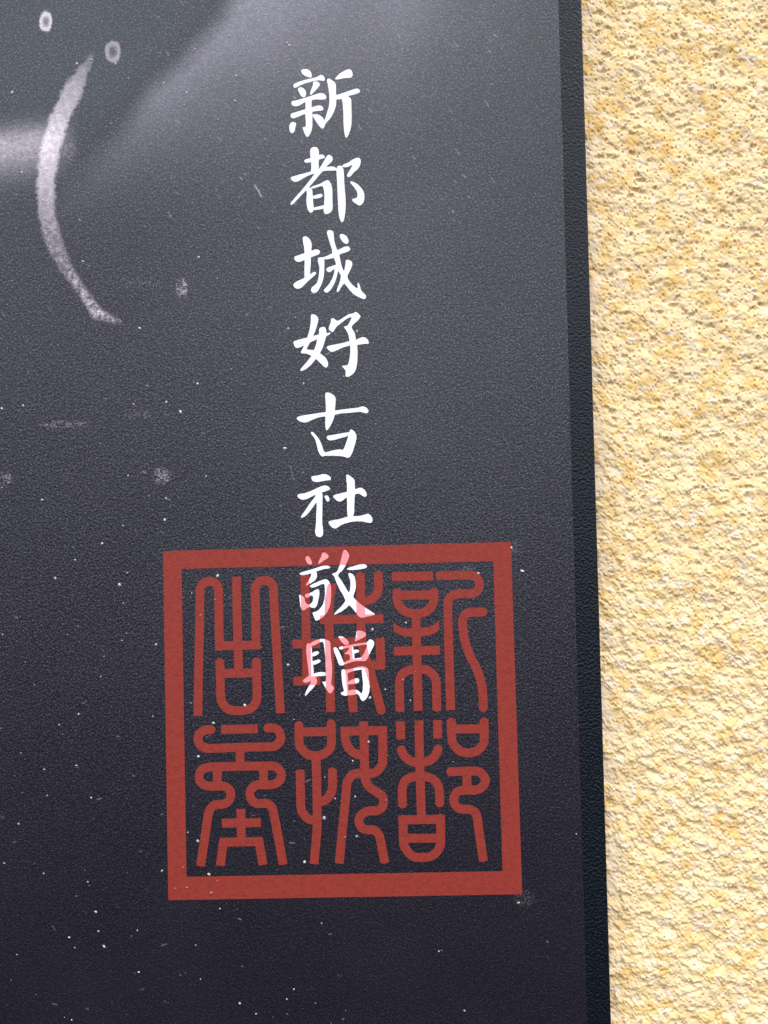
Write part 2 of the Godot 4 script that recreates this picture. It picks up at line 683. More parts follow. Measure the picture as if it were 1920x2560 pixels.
	for n in 330:
		var x := rng.randf_range(-150.0, 0.0)
		var y := rng.randf_range(-120.0, 250.0)
		var l := 0.3 + 1.5 * pow(rng.randf(), 2.0)
		var a := rng.randf_range(-0.9, 0.5)
		flecks.append([x, y, x + cos(a) * l, y + sin(a) * l, 0.03 + 0.2 * pow(rng.randf(), 2.0)])
	for s in flecks:
		var steps := int(Vector2(s[2] - s[0], s[3] - s[1]).length() / 0.12) + 1
		for t in steps:
			var x: float = lerpf(s[0], s[2], float(t) / steps)
			var y: float = lerpf(s[1], s[3], float(t) / steps)
			var i := int((x - FILM.position.x) / sx)
			var j := int((FILM.end.y - y) / sy)
			if i > 0 and j > 0 and i < w - 1 and j < h - 1:
				pale[j * w + i] = maxf(pale[j * w + i], s[4])
	var bytes := PackedByteArray()
	bytes.resize(w * h * 3)
	for k in w * h:
		var p := pale[k]
		var q := warm[k]
		var t := teal[k]
		bytes[k * 3] = int(255.0 * pow(minf(0.0028 + 0.97 * p + q + 0.5 * t, 1.0), 0.4545))
		bytes[k * 3 + 1] = int(255.0 * pow(minf(0.0016 + 0.95 * p + 0.88 * q + t, 1.0), 0.4545))
		bytes[k * 3 + 2] = int(255.0 * pow(minf(0.0058 + 1.05 * p + 0.92 * q + 1.1 * t, 1.0), 0.4545))
	return Image.create_from_data(w, h, false, Image.FORMAT_RGB8, bytes)


# ---------------------------------------------------------------------------- tables (mm)
const INK := {
	"xin": [
		["p", -9.03, 226.43, -8.17, 226.92, -6.48, 226.78, -5.49, 225.89, -5.18, 224.59, -5.28, 223.83, -6.04, 223.8, -7.55, 224.33, -8.63, 225.22],
		["p", -11.84, 221.05, -11.57, 221.72, -9.61, 222.52, -6.9, 223.2, -4.86, 223.56, -3.33, 223.94, -2.3, 224.59, -1.46, 224.56, -0.72, 223.77, -0.66, 222.65, -1.08, 222.38, -2.51, 222.71, -3.87, 222.67, -5.56, 222.3, -7.94, 221.69, -9.48, 221.06, -10.84, 220.33, -11.6, 220.44],
		["p", -10.26, 219.89, -9.66, 220.46, -8.64, 220.43, -7.65, 219.55, -7.25, 218.34, -7.53, 217.15, -8.21, 216.83, -9.05, 217.2, -9.7, 218.41],
		["p", -4.72, 222.36, -3.36, 222.4, -2.45, 221.6, -2.47, 220.92, -3.25, 219.92, -4.63, 218.59, -5.66, 217.52, -5.99, 217.78, -5.89, 218.63, -5.27, 220.15, -4.82, 221.33],
		["p", -12.64, 214.92, -12.37, 215.68, -10.93, 215.81, -9.23, 216.26, -7.03, 216.88, -4.65, 217.57, -2.61, 218.19, -1.26, 218.06, -0.43, 217.35, -0.2, 216.4, -0.63, 215.9, -2.32, 215.87, -4.17, 216.02, -5.7, 215.64, -7.57, 215.27, -8.76, 214.63, -9.96, 213.9, -11.31, 213.77, -12.32, 214.14],
		["p", -12.98, 210.49, -12.71, 211.34, -11.02, 211.71, -7.79, 212.63, -5.41, 213.24, -3.71, 213.78, -2.36, 213.82, -1.61, 213.2, -1.34, 212.43, -1.72, 212.01, -3.41, 211.89, -5.27, 211.7, -7.48, 211.17, -9.69, 210.3, -11.57, 209.59, -12.24, 209.48, -12.74, 209.97],
		["p", -7.72, 216.13, -5.52, 216.23, -5.46, 215.03, -5.58, 213.33, -5.28, 211.61, -5.31, 209.91, -5.38, 206.5, -5.75, 204.81, -6.46, 203.46, -7.15, 202.72, -7.65, 202.99, -8.29, 204.37, -8.85, 206.1, -8.59, 206.43, -7.66, 206.31, -7.62, 208.27, -7.82, 210.84, -7.59, 214.25],
		["p", -13.57, 206.59, -13.12, 207.77, -12.43, 208.34, -11.34, 208.14, -11.01, 207.61, -11.29, 206.68, -11.48, 205.5, -11.92, 204.49, -12.6, 204.25, -13.26, 204.87],
		["p", -5.29, 210.76, -3.77, 210.8, -2.6, 210.33, -1.45, 209.19, -0.8, 207.72, -0.99, 206.53, -1.52, 205.61, -2.19, 205.63, -2.94, 206.42, -3.84, 207.81, -4.98, 209.73],
		["p", 0.02, 222.89, 0.71, 223.38, 1.71, 222.66, 2.87, 221.77, 3.19, 220.73, 3.1, 218.17, 3.16, 215.44, 3.03, 213.57, 2.49, 211.88, 1.44, 209.86, 0.4, 208.53, -0.46, 207.71, -0.99, 206.87, -1.48, 207.4, -0.94, 208.92, -0.05, 211.45, 0.68, 213.98, 0.82, 216.54, 0.62, 218.94, 0.33, 221.17],
		["p", 2.64, 222.8, 3.42, 223.8, 4.63, 224.96, 6.33, 225.84, 7.7, 226.43, 8.53, 226.11, 8.94, 225.33, 9.14, 224.3, 8.81, 223.46, 8.13, 223.26, 6.11, 223.2, 4.08, 222.84],
		["p", 2.78, 217.33, 3.96, 217.46, 6, 218.08, 8.55, 218.94, 10.41, 219.44, 11.25, 219.11, 11.6, 218.41, 11.22, 217.83, 9.86, 217.36, 7.83, 217, 5.11, 215.89, 2.91, 215.62],
		["p", 4.95, 216.58, 6.48, 217.04, 7.98, 216.31, 8.39, 215.61, 8.41, 212.88, 8.42, 209.47, 8.29, 206.92, 8, 205.4, 7.37, 203.54, 6.67, 202.2, 6.33, 202.04, 6, 202.56, 5.62, 204.45, 5.52, 207.86, 5.51, 211.27, 5.41, 214.34, 5.1, 215.72],
	],
	"du": [
		["p", -6.39, 197.73, -6.11, 198.79, -5.21, 199.21, -4.15, 199.18, -3.37, 198.35, -3.32, 196.74, -3.35, 194.95, -3.48, 193.17, -3.42, 191.74, -3.98, 190.33, -5.23, 189.65, -6.28, 190.22, -6.07, 191.82, -6.03, 193.79, -6.34, 195.94],
		["p", -8.59, 194.4, -8.13, 194.92, -6.35, 195.32, -4.04, 196.05, -2.61, 196.54, -1.56, 196.24, -1.18, 195.6, -1.58, 195.08, -3.18, 194.77, -4.96, 194.2, -7.09, 193.73, -8.16, 193.76],
		["p", -13.49, 188.48, -13.03, 188.91, -10.9, 189.47, -8.59, 190.02, -6.27, 190.58, -4.67, 191.07, -3.25, 191.38, -0.94, 191.93, 1.19, 192.23, 2.07, 191.93, 2.94, 191.19, 2.75, 190.66, 0.27, 190.74, -1.5, 190.7, -2.92, 190.3, -5.05, 189.83, -6.83, 189.35, -8.62, 188.51, -10.41, 187.4, -11.48, 187.08, -12.71, 187.38],
		["p", -0.86, 195.5, -0.14, 196.28, 0.74, 196.17, 1.43, 195.34, 1.5, 194.45, 0.86, 193.57, -0.4, 192.54, -1.85, 190.8, -3.66, 188.89, -5.11, 187.15, -6.92, 185.24, -8, 184.03, -9.63, 182.47, -11.43, 180.56, -12.7, 179.35, -13.5, 179.06, -13.67, 179.38, -13.21, 180.08, -11.4, 182.17, -9.59, 184.08, -7.96, 185.99, -6.51, 187.73, -5.06, 189.65, -3.25, 191.56, -1.97, 193.48],
		["p", -7.98, 184.92, -6.57, 185.05, -5.87, 184.32, -5.82, 182.54, -5.7, 179.86, -5.48, 177.71, -5.68, 176.65, -6.4, 175.96, -7.1, 176.34, -7.69, 177.6, -8.01, 179.39, -7.97, 181.17, -7.76, 182.95],
		["p", -6.57, 185.05, -5.14, 185.55, -3, 186.2, -1.75, 186.96, -0.5, 187.46, 0.19, 186.99, 0.79, 185.9, 1.11, 184.47, 1.16, 182.68, 1.04, 180.9, 1.09, 179.12, 1.15, 177.69, 0.77, 176.46, -0.04, 175.77, -1.11, 175.36, -1.9, 175.82, -2.14, 176.72, -1.83, 178.85, -1.69, 181.52, -1.73, 183.66, -2.06, 184.92, -2.31, 185.46, -3.73, 185.15, -5.69, 184.49],
		["p", -5.92, 181.91, -4.5, 182.32, -3.08, 182.72, -2.46, 182.43, -2.24, 181.98, -2.75, 181.37, -4.35, 181.06, -5.85, 181.02],
		["p", -5.65, 177.81, -3.88, 178.2, -1.75, 178.67, -1.77, 177.51, -3.55, 177.12, -5.5, 176.91],
		["p", 2.67, 191.2, 3.13, 192.25, 4.02, 192.44, 4.72, 192.03, 5.14, 191.12, 5.28, 189.33, 5.31, 186.66, 5.43, 183.98, 5.64, 181.3, 5.67, 178.63, 5.53, 176.32, 5.12, 173.84, 4.66, 172.61, 4.21, 172.44, 3.69, 172.99, 3.2, 174.78, 3, 177.82, 2.92, 182.27, 2.84, 186.73, 2.72, 189.41],
		["p", 4.72, 192.21, 5.09, 192.73, 6.69, 193.22, 8.13, 194.24, 9.56, 194.91, 10.62, 194.97, 11.22, 194.33, 11.2, 193.26, 10.9, 192.02, 10.18, 190.97, 8.92, 190.11, 7.83, 188.72, 7.11, 188.21, 6.5, 188.32, 6.24, 188.95, 6.79, 189.82, 7.71, 191.22, 8.44, 192.63, 7.37, 192.12, 6.3, 191.71, 5.24, 191.74],
		["p", 7.16, 186.51, 7.79, 186.76, 9.01, 186.28, 10.4, 185.25, 11.61, 183.79, 12.19, 182.35, 12.24, 180.57, 11.86, 179.15, 10.95, 178.2, 10.25, 178.1, 9.38, 178.69, 8.16, 179.62, 7.82, 180.17, 8.18, 180.6, 9.24, 180.66, 9.78, 181.18, 9.9, 182.24, 9.48, 183.5, 8.45, 184.96],
	],
	"cheng": [
		["p", -9.59, 167.52, -8.88, 167.94, -8, 167.74, -7.13, 166.91, -6.54, 165.65, -6.48, 164.4, -6.68, 162.99, -6.82, 160.86, -6.96, 158.2, -7.19, 155.54, -7.4, 154.13, -7.42, 152.89, -9.19, 152.76, -9.24, 154.71, -9.08, 158.26, -9.01, 161.63, -9.14, 163.95, -9.45, 165.73],
		["p", -12.78, 160.32, -12.46, 160.93, -10.78, 161.42, -9, 161.99, -6.69, 162.72, -5.27, 163.21, -4.38, 163.19, -3.69, 162.63, -3.67, 161.83, -4.25, 161.32, -5.67, 160.91, -6.91, 160.42, -9.05, 159.68, -10.47, 159.01, -11.36, 158.95, -12.32, 159.42],
		["p", -13.19, 151.28, -12.02, 152.13, -10.42, 152.79, -9, 153.37, -7.57, 154.13, -6.5, 154.99, -5.61, 155.41, -5.08, 155.04, -5.36, 154.34, -6.53, 153.39, -7.6, 152.54, -9.04, 151.16, -10.3, 149.95, -11.37, 149.54, -12.42, 149.75, -13.03, 150.38],
		["p", -4.53, 160.26, -2.5, 160.38, -1.44, 160.7, 0.52, 161.62, 2.49, 162.72, 4.27, 163.56, 5.69, 164.05, 6.39, 163.94, 6.94, 163.13, 6.71, 162.42, 5.64, 161.92, 3.87, 161.44, 2.09, 160.6, 0.66, 159.93, -1.11, 159.63, -2.17, 159.57, -4.29, 159.37],
		["p", -4.54, 160.08, -2.16, 159.84, -2.21, 157.53, -2.34, 155.4, -2.47, 153.63, -2.95, 151.87, -3.59, 150.47, -4.51, 148.73, -5.41, 147.95, -6.29, 147.85, -6.98, 148.44, -7.06, 149.15, -6.78, 149.94, -5.7, 150.71, -4.8, 151.57, -4.33, 153.33, -4.02, 155.45, -3.9, 156.87, -4.31, 158.3],
		["p", -1.71, 156.1, -1.17, 156.7, 0.43, 157.19, 2.03, 157.68, 2.72, 157.21, 2.17, 156.34, 0.93, 156.02, 0.39, 155.5, -0.5, 155, -1.2, 155.28],
		["p", 1.29, 156.19, 2.71, 156.5, 2.41, 154.91, 1.93, 153.15, 1.37, 151.57, 0.45, 149.83, -0.64, 148.44, -1.53, 147.79, -2.4, 148.31, -2.66, 148.67, -2.38, 149.2, -1.31, 150.23, -0.22, 151.62, 0.7, 153.37, 1.17, 154.95],
		["p", -1.17, 169.23, -0.54, 169.83, 0.34, 169.75, 1.21, 169.25, 1.27, 167.73, 1.41, 165.95, 1.81, 164.34, 2.31, 162.9, 2.98, 161.29, 3.3, 159.68, 3.61, 157.72, 4.27, 155.57, 4.79, 155.2, 5.81, 153.4, 5.79, 152.69, 6.64, 151.25, 8.02, 149.79, 9.23, 148.87, 9.1, 151, 9.46, 151.08, 9.97, 150.27, 10.28, 148.49, 11.14, 147.4, 12, 146.67, 12.07, 145.96, 11.62, 145.3, 10.74, 145.46, 9.17, 146.22, 7.61, 147.15, 6.41, 148.6, 5.21, 150.22, 4.61, 150.95, 3.67, 152.4, 3.36, 154.18, 2.51, 155.44, 2.01, 157.05, 1.69, 158.48, 1.19, 159.92, 0.69, 161.35, 0.55, 162.96, -0.11, 165.28, -0.77, 167.44],
		["p", 5.22, 158.91, 5.59, 159.29, 6.46, 159.15, 7.42, 158.5, 7.52, 157.43, 6.92, 155.85, 6.19, 154.63, 5.63, 153.4, 5.25, 152, 4.34, 150.78, 3.44, 149.74, 2.53, 148.17, 2, 148.05, 1.79, 148.37, 2.39, 149.95, 3.13, 151.88, 3.43, 153.47, 4.43, 154.86, 5.01, 156.97],
		["p", 3.3, 168.03, 4.02, 168.36, 4.9, 168.16, 5.93, 167.24, 6.44, 165.98, 6.33, 165.19, 5.7, 164.73, 4.83, 165.05, 3.97, 166.06, 3.46, 166.96],
	],
	"hao": [
		["p", -7.33, 140.3, -6.62, 140.63, -5.57, 140.25, -4.71, 139.25, -4.73, 138.11, -5.3, 136.35, -6.04, 134.25, -6.78, 132.5, -7.7, 130.76, -8.79, 129.02, -9.07, 128.32, -7.58, 128.1, -5.64, 128.05, -4.61, 126.96, -4.09, 126.6, -2.88, 125.68, -2.02, 124.6, -1.61, 123.35, -1.72, 122.3, -2.43, 121.7, -3.13, 122.16, -4.33, 123.43, -5.54, 124.69, -6.23, 125.42, -7.62, 126.25, -9.19, 126.91, -10.77, 126.95, -11.11, 127.4, -10.39, 128.53, -9.65, 130.1, -8.73, 132.2, -7.97, 134.66, -7.39, 137.29, -7.27, 138.88],
		["p", -4.52, 135.45, -3.9, 135.87, -2.66, 136.1, -2.15, 135.38, -1.92, 133.78, -2.12, 132.55, -2.77, 130.63, -3.34, 128.87, -4.26, 127.13, -5.16, 125.74, -6.06, 124.71, -7.15, 123.32, -8.41, 122.12, -10.01, 121.11, -11.25, 120.82, -11.42, 121.23, -10.51, 122.35, -9.07, 123.91, -7.63, 125.63, -6.35, 128.07, -5.6, 129.99, -5.3, 131.93, -4.57, 133.15],
		["p", -13.71, 131.19, -12.26, 131.59, -10.31, 132.07, -8.37, 132.54, -6.24, 133.02, -4.47, 133.5, -3.06, 133.73, -1.83, 133.69, -0.94, 134.02, -0.51, 133.83, -0.78, 133.4, -2.2, 132.73, -4.15, 132.34, -5.57, 131.67, -7.34, 130.93, -8.76, 130.43, -10.19, 129.59, -11.61, 129.01, -12.49, 128.85, -13.19, 129.49],
		["p", -0.41, 138.61, 0.22, 139.07, 0.74, 138.84, 1.78, 137.84, 3.2, 138.51, 4.81, 139.61, 5.88, 140.2, 7.46, 140.42, 8, 140.94, 8.88, 140.74, 9.91, 139.47, 9.99, 139.12, 9.17, 138.08, 7.92, 137.05, 7.02, 136.19, 6.65, 135.49, 7.84, 133.69, 8.07, 132.1, 8.23, 131.03, 8.62, 128.9, 8.65, 126.26, 8.5, 123.61, 8.1, 121.33, 7.36, 119.77, 6.11, 118.74, 4.87, 118.28, 4.18, 118.79, 4.48, 120.19, 4.06, 121.09, 3.2, 121.99, 3.12, 122.35, 4.08, 122.32, 5.32, 122.46, 5.8, 124.57, 6.21, 127.2, 6.09, 129.68, 5.94, 131.1, 5.63, 133.05, 4.88, 134.66, 4.11, 135.74, 4.38, 136, 5.26, 136.06, 6.08, 137.28, 7.09, 139.28, 5.5, 138.89, 4.07, 137.86, 2.28, 136.5, 1.38, 135.82, 0.47, 134.25, 0.11, 134.08, -0.93, 134.73, -1.23, 135.53, -0.89, 136.41, -0.34, 137.63],
		["p", -2.2, 128.84, -1.39, 129.35, 0.37, 129.66, 3.02, 130.12, 5.67, 130.75, 8.14, 131.04, 9.21, 131.71, 10.45, 132.12, 11.5, 131.92, 12.36, 131.1, 12.69, 130.21, 12.5, 129.68, 10.92, 129.73, 8.81, 129.43, 6.52, 129.4, 3.87, 128.77, 1.74, 127.85, 0.32, 127.27, -0.73, 127.3, -1.42, 127.94],
	],
	"gu": [
		["p", -2.86, 112.91, -2.35, 113.2, -1.19, 112.95, 0.13, 112.16, 0.7, 111.31, 0.66, 109.63, 0.45, 107.62, 0.33, 105.78, 0.14, 104.62, -0.56, 102.96, -1.43, 101.31, -2.29, 100.16, -2.72, 99.92, -2.96, 100.51, -3.09, 102.19, -2.94, 105.03, -2.72, 107.54, -2.76, 109.72, -2.89, 111.4],
		["p", -12.99, 104.45, -12.4, 105.1, -10.38, 105.39, -7.86, 105.74, -5.18, 106.09, -3, 106.29, -1.16, 106.49, 0.52, 106.79, 3.04, 107.14, 5.55, 107.33, 8.22, 107.51, 9.57, 107.98, 10.57, 107.95, 11.56, 107.34, 12.07, 106.32, 11.69, 105.63, 10.69, 105.6, 9.53, 106.14, 7.19, 106.03, 4.68, 105.84, 2.17, 105.74, 0.49, 105.36, -1.19, 104.99, -3.03, 104.87, -4.54, 104.74, -6.56, 104.2, -8.41, 103.41, -9.76, 102.86, -11.27, 103.06, -12.59, 103.77],
		["p", -8.2, 99.38, -7.82, 99.79, -7.16, 99.28, -6.02, 98.07, -5.04, 96.54, -4.33, 94.69, -3.95, 93.17, -3.3, 92.32, -3.15, 91.31, -4.16, 90.92, -4.99, 91.36, -5.71, 92.88, -6.09, 94.73, -6.55, 96.58, -7.03, 97.6, -7.84, 98.71],
		["p", -2.77, 97.49, -2.42, 98.15, -1.33, 98.21, 1.18, 98.65, 3.69, 99, 5.37, 99.21, 6.2, 98.94, 5.34, 98.04, 3.66, 97.58, 1.31, 96.97, -0.53, 96.51, -2.04, 96.47],
		["p", 5.29, 99.46, 5.64, 100.17, 6.22, 100.03, 7.2, 99.08, 7.68, 97.9, 7.57, 96.56, 6.94, 94.57, 6.4, 92.91, 5.7, 91.26, 5.01, 90.44, 4.34, 90.29, 3.35, 90.73, 1.52, 91.03, -0.65, 91.17, -3.15, 91.23, -3.98, 91.33, -3.8, 92.25, -2.46, 92.55, -0.61, 93, 1.9, 93.36, 2.9, 93, 3.42, 93.99, 4.13, 95.81, 4.84, 97.8, 5.19, 98.8],
	],
	"she": [
		["p", -8.37, 83.85, -7.97, 84.28, -6.39, 84.38, -5.16, 84.7, -4.1, 84.89, -2.88, 84.77, -1.93, 84.13, -1.47, 83.24, -1.61, 82.76, -2.92, 82.67, -4.5, 82.48, -5.91, 82.13, -7.14, 82.33, -7.92, 82.61],
		["p", -13.27, 77.92, -12.48, 78.22, -10.72, 78.39, -8.96, 78.96, -6.84, 79.87, -4.89, 80.7, -3.66, 81.02, -2.61, 80.73, -1.84, 80.01, -1.94, 79.49, -3.17, 78.99, -4.58, 78.59, -6.7, 77.94, -8.47, 77.11, -10.06, 76.36, -11.29, 76.16, -12.51, 76.5, -13.17, 77.22],
		["p", -6.86, 78.64, -5.29, 78.43, -5.67, 76.86, -6.76, 75.14, -8.2, 73.25, -9.64, 71.36, -10.89, 70.34, -11.86, 69.87, -12.2, 70.19, -11.75, 71.06, -10.49, 72.6, -9.23, 74.5, -7.97, 76.04, -6.89, 77.42],
		["p", -6.7, 78.11, -4.58, 78.59, -4.53, 77.01, -4.67, 74.39, -4.73, 71.77, -4.87, 69.15, -4.74, 66.87, -4.52, 64.94, -4.68, 63.9, -5.26, 63.21, -6.13, 63.15, -7, 63.6, -7.37, 64.48, -7.3, 65.88, -6.95, 67.8, -6.85, 70.94, -6.62, 73.56, -6.58, 75.13, -6.73, 76.54],
		["p", -3.95, 77.26, -3.38, 77.54, -2.68, 77.41, -2.21, 76.61, -2.16, 75.73, -2.64, 75.3, -3.07, 75.44, -3.5, 76.11],
		["p", -1.11, 77.11, -0.22, 77.7, 1.53, 78.01, 3.82, 78.56, 5.93, 79.04, 7.34, 79.53, 8.4, 79.94, 9.44, 79.65, 10.3, 78.76, 10.72, 77.87, 10.7, 77, 10.16, 76.63, 9.38, 76.94, 8.35, 77.75, 7.66, 77.95, 6.6, 77.53, 5.01, 77.13, 3.6, 76.64, 2.35, 75.54, 1.47, 75.21, 0.6, 75.4, -0.26, 76.21],
		["p", 3.77, 84.43, 4.13, 84.63, 4.99, 84.14, 6.2, 83.15, 6.7, 82.35, 6.66, 80.42, 6.81, 79.37, 6.69, 77.62, 6.47, 75.87, 6.33, 73.25, 6.29, 71.51, 5.91, 69.94, 3.98, 69.64, 3.86, 72.44, 3.87, 76.81, 4.03, 80.31, 3.83, 82.94],
		["p", -2.74, 68.22, -2.17, 68.65, -0.41, 68.95, 1.35, 69.26, 3.63, 69.91, 5.91, 70.12, 8.01, 70.07, 9.24, 70.39, 10.65, 70.79, 11.52, 70.68, 12.28, 69.79, 12.56, 68.91, 12.42, 67.96, 11.8, 67.62, 10.58, 67.82, 9.19, 68.21, 7.45, 68.33, 5.34, 68.21, 3.24, 67.73, 1.65, 67.16, 0.58, 66.4, -0.3, 65.93, -1.34, 66.27, -2.37, 67.34],
	],
	"jing": [
		["p", -11.01, 56.05, -10.59, 56.59, -9.86, 56.76, -9.32, 56.01, -8.7, 54.81, -8.63, 53.99, -9.19, 53.73, -10.01, 53.93, -10.63, 54.85],
		["p", -5.17, 57.56, -4.7, 57.92, -3.79, 57.72, -3.07, 56.97, -2.77, 56.32, -3.47, 55.7, -4.95, 54.82, -6.25, 53.93, -6.62, 53.85, -6.51, 54.4, -5.85, 55.66, -5.37, 56.56],
		["p", -13.19, 50.62, -12.54, 51.15, -10.51, 51.65, -8.3, 52.24, -6.46, 52.84, -4.8, 53.3, -3.15, 53.26, -2.16, 52.65, -2.8, 52.3, -4.64, 52.16, -6.67, 51.48, -8.32, 51.06, -9.62, 50.63, -11.09, 50.11, -12.56, 50.11],
		["p", -9.15, 50.89, -7.22, 51.31, -6.97, 50.02, -7.08, 49.29, -7.83, 48.22, -9.32, 47.24, -10.8, 46.55, -11.07, 46.74, -10.22, 47.9, -9.37, 49.35, -8.98, 50.25],
		["p", -9.61, 46.43, -8.96, 46.87, -6.93, 47.74, -5.08, 48.43, -3.8, 48.67, -3.08, 48.11, -2.38, 46.64, -2.23, 44.63, -2.33, 42.07, -2.7, 39.71, -3.48, 37.73, -4.8, 35.93, -6.28, 34.96, -7.57, 34.39, -8.02, 34.73, -8.36, 35.83, -8.89, 37.11, -8.61, 37.38, -7.32, 37.63, -6.21, 38.51, -5.07, 40.13, -4.48, 42.49, -4.33, 44.85, -4.56, 47.23, -5.85, 46.8, -7.33, 46.11, -8.62, 45.82, -9.35, 45.97],
		["p", -13.43, 43.41, -12.88, 43.44, -12.15, 43.02, -11.43, 42.46, -11.37, 41.18, -10.75, 40.16, -9.83, 40.14, -9.66, 39.32, -10.77, 38.79, -11.7, 38.09, -12.43, 38.19, -12.96, 39.21, -13.1, 41.22],
		["p", -11.41, 43.37, -10.67, 43.81, -9.2, 44.05, -7.9, 44.93, -6.79, 45.36, -6.35, 44.9, -6.28, 43.62, -6.69, 41.81, -7.09, 39.99, -7.85, 38.82, -8.58, 38.84, -9.85, 39.23, -10.02, 40.05, -9.09, 40.4, -8.52, 41.48, -8.49, 42.94, -9.22, 43.23, -10.15, 42.43, -11.07, 42.45],
		["p", 2.07, 57.86, 2.36, 58.49, 3.01, 58.6, 3.72, 57.82, 4.25, 56.71, 4.13, 55.8, 3.28, 54.18, 2.7, 52.73, 1.75, 51.47, 0.45, 50.41, 0.25, 49.68, -0.5, 48.97, -1.21, 49.71, -1.93, 50.18, -1.38, 50.63, -0.27, 50.88, 0.3, 51.87, 0.88, 53.5, 1.47, 55.5],
		["p", 3.23, 51.99, 3.78, 52.34, 5.44, 52.85, 7.47, 53.35, 9.12, 53.68, 10.02, 53.2, 10.34, 52.65, 9.81, 52.11, 8.16, 51.78, 5.41, 51.57, 3.77, 51.61],
		["p", -1.21, 49.89, 0.25, 49.68, 1.14, 48.38, 2.37, 46.35, 3.25, 44.69, 3.87, 43.85, 4.86, 42.83, 5.93, 41.53, 7.72, 39.85, 9.69, 38.35, 11.49, 37.13, 12.93, 36.1, 11.46, 35.77, 9.63, 35.44, 8.34, 35.11, 7.25, 35.31, 6.19, 36.79, 4.95, 38.46, 3.78, 39.57, 2.63, 41.24, 1.93, 42.89, 0.7, 44.93, -0.17, 46.95, -0.69, 48.42],
		["p", 3.65, 50.24, 4.3, 50.68, 5.38, 50.11, 6, 49.19, 6.24, 47.72, 6.3, 45.9, 5.99, 44.26, 5.41, 42.82, 4.83, 41.37, 3.87, 39.57, 2.38, 38.15, 0.53, 37.09, -1.13, 36.4, -1.58, 36.5, -0.37, 37.84, 0.93, 38.91, 2.44, 40.7, 3.4, 43.04, 4.16, 44.3, 4.48, 46.3, 4.34, 48.49],
	],
	"zeng": [
		["p", -11.12, 26.46, -10.66, 26.72, -9.74, 26.7, -9.21, 25.78, -9.33, 24.51, -9.28, 22.33, -8.99, 19.05, -8.76, 16.51, -9.06, 15.42, -10.52, 15.27, -10.64, 18.36, -11.04, 21.09, -11.26, 23.83],
		["p", -9.83, 26.71, -8.81, 27.41, -7.34, 27.93, -5.87, 28.22, -4.78, 28.06, -3.51, 27.57, -2.88, 27.02, -2.92, 25.11, -2.81, 21.83, -2.5, 19.1, -2.56, 16.38, -2.78, 14.39, -3, 12.76, -1.94, 11.38, -2.23, 10.57, -3.07, 9.41, -3.71, 9.6, -4.59, 10.8, -5.47, 12.45, -6, 13.46, -5.63, 13.63, -4.72, 13.34, -4.66, 16.42, -4.76, 20.06, -4.87, 23.69, -5.25, 27.16, -6.26, 27.18, -7.74, 26.39, -9.21, 25.69],
		["p", -9.35, 23.33, -8.15, 23.94, -7.24, 24.01, -6.79, 23.55, -7.08, 23.01, -8.19, 22.4, -9.29, 22.15],
		["p", -9.32, 20.51, -8.22, 20.85, -7.11, 21.2, -6.3, 20.91, -6.49, 20.27, -7.69, 19.66, -9.17, 19.15],
		["p", -10.52, 15.63, -8.77, 16.33, -7.21, 16.75, -5.93, 16.9, -4.65, 16.6, -4.67, 15.61, -6.14, 15.46, -7.79, 15.22, -9.08, 14.7, -10.01, 13.81, -11.48, 13.2, -12.39, 13.49, -12.65, 14.04, -12, 14.67],
		["p", -9.62, 14.89, -8.16, 14.95, -7.63, 13.76, -8.02, 12.86, -9.14, 11.43, -10.63, 10.01, -11.75, 8.76, -12.12, 8.86, -11.73, 10.03, -10.78, 11.83, -9.83, 13.44],
		["p", -0.19, 28.83, 0.36, 28.98, 1.45, 28.83, 2.53, 28.08, 3.42, 26.97, 3.49, 26.25, 2.84, 25.81, 1.94, 26.1, 0.86, 27.03, 0.16, 28.13],
		["p", 6.09, 30.65, 6.6, 30.82, 8.24, 30.6, 9.14, 30.04, 9.58, 29.39, 9.11, 28.67, 7.82, 28.06, 6.35, 27.37, 5.61, 27.02, 5.52, 27.29, 5.82, 28.56, 6.12, 29.64],
		["p", -2.07, 24.82, -1.55, 25.3, -0.82, 25.15, -0.11, 24.14, 0.58, 22.49, 1.1, 21.03, 1.45, 20.29, 1.98, 19.37, 1.24, 18.94, 0.32, 18.9, -0.22, 19.33, -0.55, 20.7, -1.24, 22.53, -1.76, 23.81],
		["p", -0.09, 25.05, 0.46, 25.44, 2.11, 25.58, 3.94, 25.87, 6.69, 26.36, 9.8, 26.66, 10.36, 27.56, 11.1, 27.69, 11.99, 27.07, 12.25, 26.25, 11.77, 24.98, 10.82, 23.37, 9.86, 21.21, 9.11, 20.23, 7.47, 20.35, 5.28, 20.31, 3.44, 19.8, 1.79, 19.2, 1.26, 19.93, 2.18, 20.19, 3.46, 20.71, 4.93, 21.22, 7.49, 21.44, 8.24, 22.33, 9.19, 24.13, 9.78, 25.93, 8.14, 25.88, 5.76, 25.47, 3.93, 25.15, 2.09, 24.82, 0.8, 24.34, 0.17, 24.53],
		["p", 3.57, 25.52, 4.85, 25.67, 5.08, 23.49, 5.32, 22.03, 5.11, 20.94, 3.64, 20.52, 3.85, 21.88, 3.42, 22.8, 2.23, 22.73, 1.78, 23.1, 2.61, 23.54, 3.36, 24.25],
		["p", 4.82, 24.22, 6.1, 24.28, 6.91, 24.09, 6.99, 23.54, 6.44, 23.28, 4.97, 22.76],
		["p", 0.65, 17.22, 1.12, 17.67, 2.12, 17.47, 2.73, 16.46, 2.87, 14.46, 2.9, 11.74, 2.84, 8.66, 1.74, 8.5, 0.66, 8.97, 0.21, 9.43, 0.77, 9.88, 1.5, 10.04, 1.08, 11.77, 0.85, 13.59, 0.7, 15.41],
